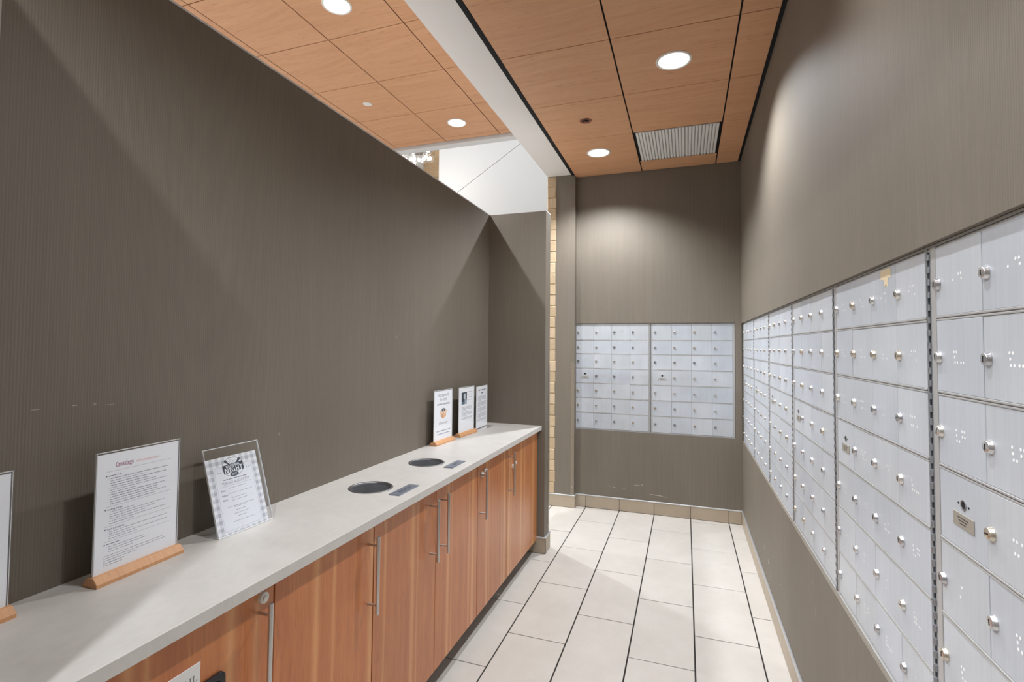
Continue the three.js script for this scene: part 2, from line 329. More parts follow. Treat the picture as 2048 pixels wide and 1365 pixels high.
// ---------------------------------------------------------------- pale scuffs where the wall covering is worn through
{
  const mS = S({ color: 0xd8ccb8, roughness: .9 });
  const scuff = (wall, len, hgt, place) => { const s = new THREE.Shape(), n = 9, up = [], dn = []; for (let i = 0; i <= n; i++) { const u = i / n - .5, t = Math.sqrt(1 - 4 * u * u) + .02; up.push([u * len, t * hgt * (.2 + rnd())]); dn.push([u * len, -t * hgt * (.2 + rnd())]); } [...up, ...dn.reverse()].forEach(([a, b], i) => i ? s.lineTo(a, b) : s.moveTo(a, b)); const g = new THREE.ExtrudeGeometry(s, { depth: .0004, bevelEnabled: false }); place(g); part('scuff', g, mS, wall); };
  const wb = scene.getObjectByName('wall_back'), wr = scene.getObjectByName('wall_right'), wl = scene.getObjectByName('wall_left');
  for (const [x, y, l, h, a] of [[-.42, .243, .05, .0016, .05], [-.62, .205, .03, .002, 0], [-.53, .2, .02, .0012, .1], [-.25, .172, .12, .0022, -.05], [-.19, .165, .09, .0012, -.1], [-.37, .25, .02, .002, .2], [-.66, .21, .012, .001, 0]]) scuff(wb, l, h, g => g.rotateZ(a).translate(x, y, ZF));
  for (const [z, y, l, h, a] of [[-3.5, .28, .05, .004, 1.3], [-3.35, .25, .04, .006, 1.1], [-3.28, .2, .05, .002, 1.4], [-2.95, .29, .016, .002, .6], [-2.2, .52, .05, .0012, 1.5], [-2.25, .6, .012, .0016, 1]]) scuff(wr, l, h, g => g.rotateZ(a).rotateY(-Math.PI / 2).translate(XR, y, z));
  for (const [z, y, l, h, a] of [[-.83, 1.336, .012, .0009, 0], [-.875, 1.335, .008, .0008, .1], [-.75, 1.335, .02, .0005, 0], [-.91, 1.33, .03, .0004, 0], [-1.5, 1.16, .012, .001, 1.5], [-2.65, 1.7, .012, .001, .4], [-2.3, 1.53, .02, .0007, 1.3]]) scuff(wl, l, h, g => g.rotateZ(a).rotateY(Math.PI / 2).translate(XL, y, z));
}

// ---------------------------------------------------------------- corner guards
{
  const t = thing('corner_guard', 'slim clear corner guard screwed to the taupe corner beside the far mailboxes', 'corner guard', [-.975, .12, -4.70], 'clear corner guards');
  part('strip', merge([bx(-1.007, -.9735, .118, 1.335, -4.7, -4.6982), bx(-.975, -.9732, .118, 1.335, -4.728, -4.6982)]), M.guard, t);
  for (const y of [.19, .66, 1.28]) { const g = cyl(.004, .005, .002, 12); g.rotateX(Math.PI / 2); g.translate(-.993, y, -4.6975); part('screw', g, M.steel, t); }
  const u = thing('corner_guard', 'pale clear corner guard on the end of the short wall beside the counter', 'corner guard', [XWE, .12, ZW - .13], 'clear corner guards');
  part('strip', merge([bx(XWE, XWE + .002, .118, 1.352, ZW - .132, ZW - .095), bx(XWE - .03, XWE + .002, .118, 1.352, ZW - .132, ZW - .13)]), M.guard, u);
  for (const y of [.19, .7, 1.28]) { const g = cyl(.004, .005, .002, 12); g.rotateZ(Math.PI / 2); g.translate(XWE + .0028, y, ZW - .112); part('screw', g, M.steel, u); }
}

// ---------------------------------------------------------------- countertop with two round chutes
const CT = .9111, CB = .880, CXF = -.9853, CZ0 = ZW, CZ1 = -.45;
const HOLES = [[-1.205, -1.790], [-1.206, -2.264]];
{
  const s = new THREE.Shape(); s.moveTo(XL + .001, -CZ0 - .001); s.lineTo(CXF - .003, -CZ0 - .001); s.lineTo(CXF - .003, -CZ1 + .001); s.lineTo(XL + .001, -CZ1 + .001); s.closePath();
  for (const [hx, hz] of HOLES) { const h = new THREE.Path(); h.absarc(hx, -hz, .084, 0, Math.PI * 2, true); s.holes.push(h); }
  let g = new THREE.ExtrudeGeometry(s, { depth: CT - CB - .003, bevelEnabled: true, bevelThickness: .0015, bevelSize: .003, bevelOffset: 0, bevelSegments: 2, curveSegments: 40 });
  g.rotateX(-Math.PI / 2); g.translate(0, CB + .0015, 0); uvm(g);
  const t = thing('countertop', 'long pale stone look laminate countertop with two round holes over the wooden cabinets', 'countertop', [CXF, CB, -2]);
  part('slab', g, M.counter, t);
}
const chuteLabels = ['round stainless trash chute ring in the counter beside the longer lettered nameplate, the nearer one', 'round stainless trash chute ring in the counter, the farther one toward the far signs'];
HOLES.forEach(([hx, hz], i) => {
  const t = thing('trash_chute', chuteLabels[i], 'trash chute', [hx, CT, hz], 'round chutes in the counter');
  at('rim', lathe([[.0765, -.006], [.0780, .0005], [.082, .0028], [.0865, .0024], [.0892, .0002], [.0835, -.002]], 48), M.steelRim, t, 0, 0, 0);
  const sl = lathe([[.0765, -.17], [.0775, -.17], [.0815, -.001], [.0775, -.001], [.0765, -.17]], 48); at('sleeve', sl, M.steelDark, t, 0, 0, 0);
  at('bottom', cyl(.076, .076, .004, 32), M.dark, t, 0, -.172, 0);
});
function canvasMat(w, h, draw, opt = {}) {
  const c = document.createElement('canvas'); c.width = w; c.height = h; const x = c.getContext('2d'); draw(x, w, h);
  const t = new THREE.CanvasTexture(c); t.colorSpace = THREE.SRGBColorSpace; t.anisotropy = 8;
  return S({ map: t, roughness: .75, ...opt });
}
[['RECYCLE', -1.804, 'engraved blue grey RECYCLE nameplate on the counter beside the nearer chute', 54], ['TRASH', -2.277, 'engraved blue grey TRASH nameplate on the counter beside the farther chute', 40]].forEach(([txt, z, label, fs]) => {
  const t = thing('nameplate', label, 'nameplate', [-1.058, CT, z], 'engraved nameplates on the counter');
  part('plate', rbx(-1.082, -1.034, CT, CT + .0035, z - .078, z + .078, .0012, 1), M.plateM, t);
  const m = canvasMat(512, 160, (x, w, h) => { x.fillStyle = '#8d94a1'; x.fillRect(0, 0, w, h); x.fillStyle = '#27303d'; x.font = 'bold ' + (fs + 34) + 'px sans-serif'; x.textAlign = 'center'; x.textBaseline = 'middle'; x.fillText(txt, w / 2, h / 2 + 4, txt.length > 5 ? 300 : 200); }, { metalness: .5, roughness: .42 });
  const g = new THREE.PlaneGeometry(.15, .044); g.rotateX(-Math.PI / 2); g.rotateY(Math.PI / 2); g.translate(-1.058, CT + .0037, z); part('lettering', g, m, t);
});

// ---------------------------------------------------------------- cabinets
const DX = -1.0147, DB = .0978, DT = .874;
function barHandle(door, z, y0 = .588, y1 = .842) {
  const off = .0385, g = []; const b = cyl(.0065, .0065, y1 - y0, 14); b.translate(DX + off, (y0 + y1) / 2, z); g.push(b);
  for (const y of [y0 + .0285, y1 - .0285]) { const s = cyl(.004, .004, off, 10); s.rotateZ(Math.PI / 2); s.translate(DX + off / 2, y, z); g.push(s); }
  for (const y of [y0, y1]) { const s = cyl(.0055, .0065, .002, 14); if (y === y0) s.rotateX(Math.PI); s.translate(DX + off, y + (y === y0 ? -.001 : .001), z); g.push(s); }
  part('handle', merge(g), M.steel, door);
}
const DOOR_M = [0xffffff, 0xf4ece6, 0xfff6ee, 0xf8eee6].map(c => { return new THREE.MeshPhysicalMaterial({ map: tDoorA, color: c, roughness: .4, clearcoat: .5, clearcoatRoughness: .22 }); });
function cabinet(label, z0, z1, doors, kick = true) {                   // z0 far, z1 near; doors: [z0, z1, handle z, extra]
  const t = thing('cabinet', label, 'cabinet', [-1.2, 0, (z0 + z1) / 2], 'wood cabinets under the counter');
  part('carcass', merge([bx(XL + .002, DX - .021, .1, .116, z0, z1), bx(XL + .002, DX - .021, .1, CB - .002, z0, z0 + .016), bx(XL + .002, DX - .021, .1, CB - .002, z1 - .016, z1), bx(XL + .002, XL + .01, .1, CB - .002, z0, z1), bx(DX - .05, DX - .021, DT - .03, CB - .002, z0, z1)]), M.carcass, t);
  part('toe_kick', bx(-1.10, -1.088, 0, .1, z0, z1), M.kick, t);
  doors.forEach(([a, b, hz], i) => {
    const w = b - a - .003, g = plate(w, DT - DB, .019, .0012, rnd() * 4, rnd() * 4, true); g.rotateY(Math.PI / 2); g.translate(DX, (DT + DB) / 2, (a + b) / 2);
    const d = part('door', g, DOOR_M[Math.floor(rnd() * 4)], t); barHandle(d, hz);
  });
  return t;
}
const latch = (t, y, z, two) => {
  const g = []; const r = cyl(.014, .014, .010, 20); r.rotateZ(Math.PI / 2); r.translate(DX + .005, y, z); g.push(r);
  const k = cyl(.006, .007, .004, 16); k.rotateZ(Math.PI / 2); k.translate(DX + .012, y, z); g.push(k);
  if (two) { g.push(rbx(DX, DX + .012, y + .006, y + .022, z - .052, z - .03, .003, 1)); }
  return part('latch', merge(g), M.plastic, t, 'white plastic latch');
};
const c1 = cabinet('wood cabinet nearest the camera with a paper mail slip and a black mail slot', -1.078, -.452, [[-1.078, -.452, -1.028]]);
latch(c1, .848, -1.037);
const c2 = cabinet('single door wood cabinet right of the one with the mail slip', -1.531, -1.080, [[-1.531, -1.080, -1.500]]);
const c3 = cabinet('double door wood cabinet with two steel bar handles meeting in the middle', -2.464, -1.533, [[-1.9975, -1.533, -1.945], [-2.464, -1.9975, -2.042]]);
const c4 = cabinet('single door wood cabinet with a white clip at the top of its handle', -2.924, -2.466, [[-2.924, -2.466, -2.499]]);
latch(c4, .812, -2.515, true);
const c5 = cabinet('wide single door wood cabinet at the far end beside the short wall', ZW + .002, -2.926, [[ZW + .014, -2.926, -2.955]]);
latch(c5, .742, -3.03, true);
{ // paper slip and mail slot on the nearest cabinet
  const m = canvasMat(512, 128, (x, w, h) => { x.fillStyle = '#eceae6'; x.fillRect(0, 0, w, h); x.fillStyle = '#55585e'; x.font = '50px serif'; x.textAlign = 'right'; x.textBaseline = 'middle'; x.fillText('MAIL', w - 14, h * .56); });
  part('paper_slip_back', rbx(DX, DX + .002, .705 + .03, .788, -.864, -.64, .0006, 1), M.paper, c1);
  const g = new THREE.PlaneGeometry(.222, .0525); g.rotateY(Math.PI / 2); g.translate(DX + .0023, .7612, -.752); part('paper_slip', g, m, c1, 'white paper slip lettered MAIL');
  const s = new THREE.Shape(), rr = (p, x0, y0, x1, y1, r) => { p.moveTo(x0 + r, y0); p.lineTo(x1 - r, y0); p.quadraticCurveTo(x1, y0, x1, y0 + r); p.lineTo(x1, y1 - r); p.quadraticCurveTo(x1, y1, x1 - r, y1); p.lineTo(x0 + r, y1); p.quadraticCurveTo(x0, y1, x0, y1 - r); p.lineTo(x0, y0 + r); p.quadraticCurveTo(x0, y0, x0 + r, y0); };
  rr(s, -.16, -.042, .16, .042, .014); const h = new THREE.Path(); rr(h, -.148, -.03, .148, .03, .008); s.holes.push(h);
  const fg = new THREE.ExtrudeGeometry(s, { depth: .006, bevelEnabled: true, bevelThickness: .002, bevelSize: .002, bevelSegments: 2 }); fg.rotateY(Math.PI / 2); fg.translate(DX, .692, -.765);
  part('mail_slot_frame', fg, M.blackPlastic, c1); part('mail_slot', bx(DX, DX + .001, .66, .724, -.915, -.615), M.black, c1);
}

// ---------------------------------------------------------------- printed sheets
function bars(x, x0, y, x1, h, col, ragged = 1) {                       // a line of print too small to read
  x.fillStyle = col; let p = x0; while (p < x1) { const w = Math.min(x1 - p, h * (1.2 + 4 * rnd())); x.fillRect(p, y + (rnd() - .5) * h * .15, w, h * .62); p += w + h * .8; }
}
function rulesSheet(title) {
  return (x, w, h) => {
    x.fillStyle = '#f4f6fb'; x.fillRect(0, 0, w, h);
    if (title) {
      x.fillStyle = '#8b3f63'; x.font = 'bold 64px serif'; x.textBaseline = 'alphabetic'; x.fillText('Crossings', .2 * w, .122 * h, .21 * w);
      x.strokeStyle = 'rgba(214,130,120,.55)'; x.lineWidth = 5; x.beginPath(); for (let i = 0; i < 60; i++) { const px = .44 * w + i * .005 * w; x.lineTo(px, .105 * h + Math.sin(i * 1.7) * 8 * hash(i, 1, 2)); } x.stroke();
      x.fillStyle = 'rgba(226,150,140,.35)'; x.fillRect(.44 * w, .112 * h, .28 * w, 4);
    }
    const c = '#868992', d = '#50545f'; x.fillStyle = '#8b8e96'; x.fillRect(.1 * w, .150 * h, .8 * w, 2);
    let y = .172 * h; const line = (n, bold, a = .15, b = .87) => { for (let i = 0; i < n; i++) { bars(x, a * w, y, (i === n - 1 ? a + (b - a) * (.35 + .5 * rnd()) : b - .05 * rnd()) * w, 8, bold && rnd() < .6 ? d : c); y += .0195 * h; } };
    const head = t => { y += .012 * h; x.fillStyle = d; x.fillRect(.095 * w, y - 2, 14, 11); x.font = 'bold 21px sans-serif'; x.textBaseline = 'top'; if (t) x.fillText(t, .125 * w, y - 6); else bars(x, .125 * w, y, .27 * w, 10, d); y += .025 * h; };
    head(); for (let k = 0; k < 7; k++) { x.fillStyle = c; x.fillRect(.13 * w, y + 1, 4, 4); line(k % 3 === 2 ? 1 : 2, true); }
    x.fillStyle = '#8b8e96'; x.fillRect(.1 * w, y + 2, .8 * w, 2); y += .01 * h;
    head(title ? 'Parking Garage' : ''); for (let k = 0; k < 4; k++) line(k % 2 + 1, false);
    x.fillStyle = '#8b8e96'; x.fillRect(.1 * w, y + 2, .8 * w, 2); y += .01 * h;
    head(title ? 'Trash & Recycling' : ''); for (let k = 0; k < 2; k++) line(2, false);
    x.fillStyle = '#8b8e96'; x.fillRect(.1 * w, y + 2, .8 * w, 2); y += .01 * h;
    head(); line(3, false, .15, .6); y += .012 * h; line(3, false, .1, .85); line(2, true, .1, .35);
  };
}
function nightOut(x, w, h) {
  x.fillStyle = '#eceef3'; x.fillRect(0, 0, w, h);
  const n = 17, q = w / n; for (let i = 0; i < n; i++) for (let j = 0; j < n * h / w; j++) { const e = (i % 2) + (j % 2); if (e) { x.fillStyle = e === 2 ? '#b3b7c0' : '#d3d6dd'; x.fillRect(i * q, j * q, q + 1, q + 1); } }
  x.fillStyle = '#e6e9f0'; x.fillRect(.115 * w, .12 * h, .77 * w, .85 * h); x.strokeStyle = '#a9adb6'; x.lineWidth = 3; x.strokeRect(.135 * w, .135 * h, .73 * w, .82 * h);
  const cx = w / 2, cy = .155 * h; x.fillStyle = '#eef0f4'; x.strokeStyle = '#596272'; x.lineWidth = 5; x.beginPath(); x.ellipse(cx, cy, .21 * w, .125 * h, 0, 0, 7); x.fill(); x.stroke();
  x.lineWidth = 3; for (let k = 0; k < 3; k++) { x.beginPath(); x.ellipse(cx, cy - .03 * h, (.05 + .03 * k) * w, (.03 + .02 * k) * h, 0, Math.PI * 1.1, Math.PI * 1.9); x.stroke(); }
  for (const s of [-1, 1]) { x.save(); x.translate(cx + s * .105 * w, cy - .065 * h); x.rotate(s * .8); x.fillStyle = '#3a4150'; x.fillRect(-11, -18, 22, 70); x.beginPath(); x.ellipse(0, -26, 18, 28, 0, 0, 7); x.fill(); x.restore(); }
  x.save(); x.translate(cx, cy + .012 * h); x.rotate(-.06); x.fillStyle = '#343d4c'; x.fillRect(-.2 * w, -.058 * h, .4 * w, .115 * h); x.fillStyle = '#e9eef2'; x.textAlign = 'center'; x.textBaseline = 'middle';
  x.font = 'bold 44px sans-serif'; x.fillText('NATIONAL', 0, -.032 * h, .3 * w); x.font = 'bold 92px sans-serif'; x.fillText('NIGHT', 0, .022 * h, .37 * w); x.restore();
  x.fillStyle = '#343d4c'; x.beginPath(); x.ellipse(cx, cy + .098 * h, .085 * w, .03 * h, 0, 0, 7); x.fill(); x.fillStyle = '#eef0f4'; x.font = 'bold 36px serif'; x.textAlign = 'center'; x.textBaseline = 'middle'; x.fillText('OUT', cx, cy + .098 * h);
  x.fillStyle = '#4a4f5a'; for (const s of [-1, 1]) for (let k = 0; k < 3; k++) { x.beginPath(); x.arc(cx + s * (.255 + .045 * k) * w, .20 * h, 7 - k, 0, 7); x.fill(); }
  bars(x, .27 * w, .302 * h, .73 * w, 14, '#585c66'); x.font = '46px sans-serif'; x.fillStyle = '#6a6e78'; x.fillText('TUESDAY, AUGUST 5TH', cx, .352 * h, .54 * w);
  x.fillStyle = '#9a9da5'; x.fillRect(.2 * w, .388 * h, .6 * w, 3);
  x.textAlign = 'left'; x.font = 'bold 27px serif'; x.fillStyle = '#33363f'; [['Time', .44], ['Where', .505], ['What', .565]].forEach(([t, y]) => x.fillText(t, .19 * w, y * h));
  [[.34, .68, .42], [.31, .8, .49], [.36, .66, .55], [.36, .66, .585], [.25, .78, .66], [.38, .62, .675], [.4, .6, .72], [.36, .66, .76], [.42, .58, .8], [.32, .74, .86]].forEach(([a, b, y]) => bars(x, a * w, y * h, b * w, 9, '#8b8f98'));
}
function storage(x, w, h) {
  x.fillStyle = '#f4f6fb'; x.fillRect(0, 0, w, h); x.textAlign = 'center'; x.fillStyle = '#5c5f69'; x.font = '74px sans-serif'; x.fillText('Storage unit', w / 2, .115 * h, .62 * w); x.fillText('for rent', w / 2, .205 * h);
  x.font = 'bold 42px sans-serif'; x.fillStyle = '#4b5370'; x.fillText('Available immediately', w / 2, .285 * h, .8 * w);
  const cx = .5 * w, t = .40 * h; const poly = (c, p) => { x.fillStyle = c; x.beginPath(); p.forEach(([a, b], i) => i ? x.lineTo(cx + a * w, t + b * h) : x.moveTo(cx + a * w, t + b * h)); x.fill(); };
  poly('#55504c', [[-.16, -.01], [0, .03], [.17, -.01], [0, -.05]]); poly('#dca47c', [[-.16, 0], [0, .04], [0, .17], [-.14, .12]]); poly('#eabb94', [[0, .04], [.17, 0], [.15, .12], [0, .17]]);
  poly('#efc9a8', [[-.16, 0], [0, .04], [-.06, .085], [-.23, .035]]); poly('#f3d2b3', [[.17, 0], [0, .04], [.07, .085], [.23, .03]]); for (let i = 0; i < 7; i++) { x.fillStyle = ['#e8e4de', '#6d7480', '#34343a'][i % 3]; x.fillRect(cx + (-.12 + .035 * i) * w, t - (.01 + .03 * hash(i, 3, 4)) * h, .03 * w, .035 * h); }
  x.font = '50px sans-serif'; x.fillStyle = '#6b6f80'; x.fillText('$40 per month', w / 2, .675 * h, .48 * w); x.font = '34px sans-serif'; x.fillStyle = '#74788a';
  bars(x, .14 * w, .80 * h, .9 * w, 20, '#858997'); bars(x, .16 * w, .86 * h, .88 * w, 20, '#7b86ad');
}
function listing(x, w, h) {
  x.fillStyle = '#f4f6fb'; x.fillRect(0, 0, w, h); x.fillStyle = '#39424f'; x.fillRect(.17 * w, .1 * h, .34 * w, .27 * h); x.fillStyle = '#c9ced6'; x.fillRect(.3 * w, .13 * h, .13 * w, .12 * h); x.fillStyle = '#aab4c0'; x.fillRect(.36 * w, .25 * h, .15 * w, .12 * h); x.fillStyle = '#5d7689'; x.fillRect(.17 * w, .31 * h, .15 * w, .06 * h); x.fillStyle = '#1f252d'; x.fillRect(.44 * w, .22 * h, .05 * w, .07 * h);
  for (let i = 0; i < 4; i++) bars(x, .58 * w, (.1 + .06 * i) * h, .88 * w, 10, '#9a9da6');
  let y = .43; for (let i = 0; i < 10; i++) { bars(x, .18 * w, y * h, (i % 4 === 3 ? .5 : .86) * w, 10, '#8c8f99'); y += i % 4 === 3 ? .04 : .026; }
}
function notice(x, w, h) {
  x.fillStyle = '#f4f6fb'; x.fillRect(0, 0, w, h); bars(x, .2 * w, .08 * h, .84 * w, 26, '#454954'); bars(x, .44 * w, .155 * h, .58 * w, 26, '#454954');
  let y = .24; for (let i = 0; i < 22; i++) { bars(x, .14 * w, y * h, (i % 5 === 4 ? .42 : .86) * w, 10, '#8c8f99'); y += i % 5 === 4 ? .042 : .024; }
}
const sheetGeo = (w, h) => { const g = new THREE.PlaneGeometry(w, h); g.rotateY(Math.PI / 2); return g; };   // looks to +x, its right edge at -z
function woodSign(label, x, z, turn, w, h, draw, tw, bw = w + .012) {
  const t = thing('table_sign', label, 'sign', [x, CT, z], 'tabletop signs along the counter'); t.rotation.y = turn;
  const p = new THREE.Shape(); p.moveTo(-.0225, 0); p.lineTo(.0225, 0); p.lineTo(.0225, .007); p.lineTo(.009, .021); p.lineTo(-.009, .021); p.lineTo(-.0225, .007); p.closePath();
  const g = new THREE.ExtrudeGeometry(p, { depth: bw - .002, bevelEnabled: true, bevelThickness: .001, bevelSize: .001, bevelSegments: 1 }); g.translate(0, .001, -bw / 2 + .001);
  uvm(g, rnd(), rnd(), true); at('wood_base', g, M.wood, t, 0, 0, 0);
  const sh = h + .017, A = merge([bx(-.0022, -.0010, .008, .008 + sh, -w / 2, w / 2), bx(.0010, .0022, .008, .008 + sh, -w / 2, w / 2)]); at('acrylic_sleeve', A, M.acrylic, t, 0, 0, 0);
  at('sleeve_edge', merge([bx(-.0024, .0024, .021, .008 + sh, -w / 2 - .0012, -w / 2), bx(-.0024, .0024, .021, .008 + sh, w / 2, w / 2 + .0012), bx(-.0024, .0024, .008 + sh, .0094 + sh, -w / 2 - .0012, w / 2 + .0012)]), M.acrylicEdge, t, 0, 0, 0);
  const s = at('paper', bx(-.0006, .0006, .012, .012 + h + .009, -w / 2 + .002, w / 2 - .002), M.paper, t, 0, 0, 0);
  const f = new THREE.Mesh(sheetGeo(w - .004, h + .003), canvasMat(tw, Math.round(tw * 1.29), draw)); f.position.set(.0008, .012 + h / 2 + .0075, 0); add(f, 'print', s);
  return t;
}
woodSign('white sheet in a wood based stand, cut by the left photo edge', -1.348, -.575, .03, .216, .279, rulesSheet(false), 640);
woodSign('white rules sheet with a purple heading in a wood based stand on the counter', -1.3295, -.9405, .035, .216, .2865, rulesSheet(true), 900);
woodSign('storage unit for rent sheet with a cardboard box picture in a wood based stand', -1.3585, -2.7505, -.06, .213, .2875, storage, 640);
woodSign('white sheet with a dark photo at its upper left in a wood based stand', -1.3455, -3.062, -.055, .216, .284, listing, 560, .245);
{ // leaning acrylic frame with the gingham bordered sheet
  const x = -1.2925, z = -1.2565, w = .2, L = .264, a = Math.asin(.079 / L);
  const t = thing('table_sign', 'leaning clear acrylic frame holding a grey gingham bordered event sheet', 'sign', [x, CT, z], 'tabletop signs along the counter'); t.rotation.y = -.03;
  const lean = g => { g.rotateZ(a); g.translate(0, .001, 0); return g; };
  at('acrylic_sleeve', lean(merge([bx(-.0055, -.0045, 0, L, -w / 2, w / 2), bx(-.0015, 0, 0, L, -w / 2, w / 2), bx(-.0055, 0, L - .0015, L, -w / 2, w / 2)])), M.acrylicThick, t, 0, 0, 0);
  at('sleeve_edge', lean(merge([bx(-.0058, .0003, 0, L, -w / 2 - .0015, -w / 2), bx(-.0058, .0003, 0, L, w / 2, w / 2 + .0015), bx(-.0058, .0003, L, L + .002, -w / 2 - .0015, w / 2 + .0015)])), M.acrylicEdge, t, 0, 0, 0);
  at('foot', rbx(-.062, .001, 0, .003, -w / 2, w / 2, .001, 1), M.acrylicEdge, t, 0, 0, 0);
  const pa = at('paper', lean(bx(-.0034, -.0026, .002, L - .03, -w / 2 + .014, w / 2 - .001)), M.paper, t, 0, 0, 0);
  const g = sheetGeo(w - .015, L - .032); g.translate(-.0024, (L - .028) / 2, .0065); const f = new THREE.Mesh(lean(g), canvasMat(800, 1004, nightOut)); add(f, 'print', pa);
}
{ // upright clear acrylic holder in the corner
  const x = -1.356, z = -3.353, w = .222, h = .29;
  const t = thing('table_sign', 'clear acrylic holder with a text sheet, farthest sign in the counter corner', 'sign', [x, CT, z], 'tabletop signs along the counter'); t.rotation.y = .02;
  at('acrylic_sleeve', merge([bx(-.003, -.0018, .003, h + .01, -w / 2, w / 2), bx(.0018, .003, .003, h + .01, -w / 2, w / 2)]), M.acrylic, t, 0, 0, 0);
  at('foot', rbx(-.035, .05, 0, .003, -w / 2, w / 2, .001, 1), M.acrylicThick, t, 0, 0, 0);
  const s = at('paper', bx(-.0006, .0006, .006, h + .004, -w / 2 + .003, w / 2 - .003), M.paper, t, 0, 0, 0);
  const f = new THREE.Mesh(sheetGeo(w - .006, h - .004), canvasMat(560, 722, notice)); f.position.set(.0009, h / 2 + .005, 0); add(f, 'print', s);
}

// ---------------------------------------------------------------- mailboxes
// built facing +z in their own frame (x to the right, y up from the unit's bottom edge), then turned to the wall
const lockGeo = c => { const body = lathe([[.0118, 0], [.0118, .0016], [.0105, .003], [.0098, .0065], [.0088, .0078], [.003, .0083], [0, .0083]], 16).rotateX(Math.PI / 2); const key = new THREE.BoxGeometry(.0022, .0095, .0008).toNonIndexed().translate(0, 0, .0084); return merge([tint(body, c), tint(key, [.02, .02, .02])]); };
const LOCKS = [[.68, .68, .68], [.55, .55, .57], [.74, .72, .68], [.66, .60, .50], [.40, .41, .43]].map(lockGeo);
LOCKS.forEach((g, i) => g.rotateZ(0));
const DOTS = []; for (let k = 0; k < 10; k++) { const l = []; for (let d = 0; d < 2; d++) for (let r = 0; r < 3; r++) for (let c = 0; c < 2; c++) if (rnd() < .55) { const g = new THREE.CircleGeometry(.0027, 9); g.translate(d * .021 + c * .0085 + r * .0016, (1 - r) * .0095, 0); l.push(g); } if (!l.length) l.push(new THREE.CircleGeometry(.0027, 9)); DOTS.push(merge(l)); }
const VAR = 3, doorCache = {};
function doorGeo(w, h) { const k = Math.round(w * 1e4) + '_' + Math.round(h * 1e4); return doorCache[k] ??= [...Array(VAR)].map(() => plate(w, h, .006, .0007, rnd() * 3, rnd() * 3)); }
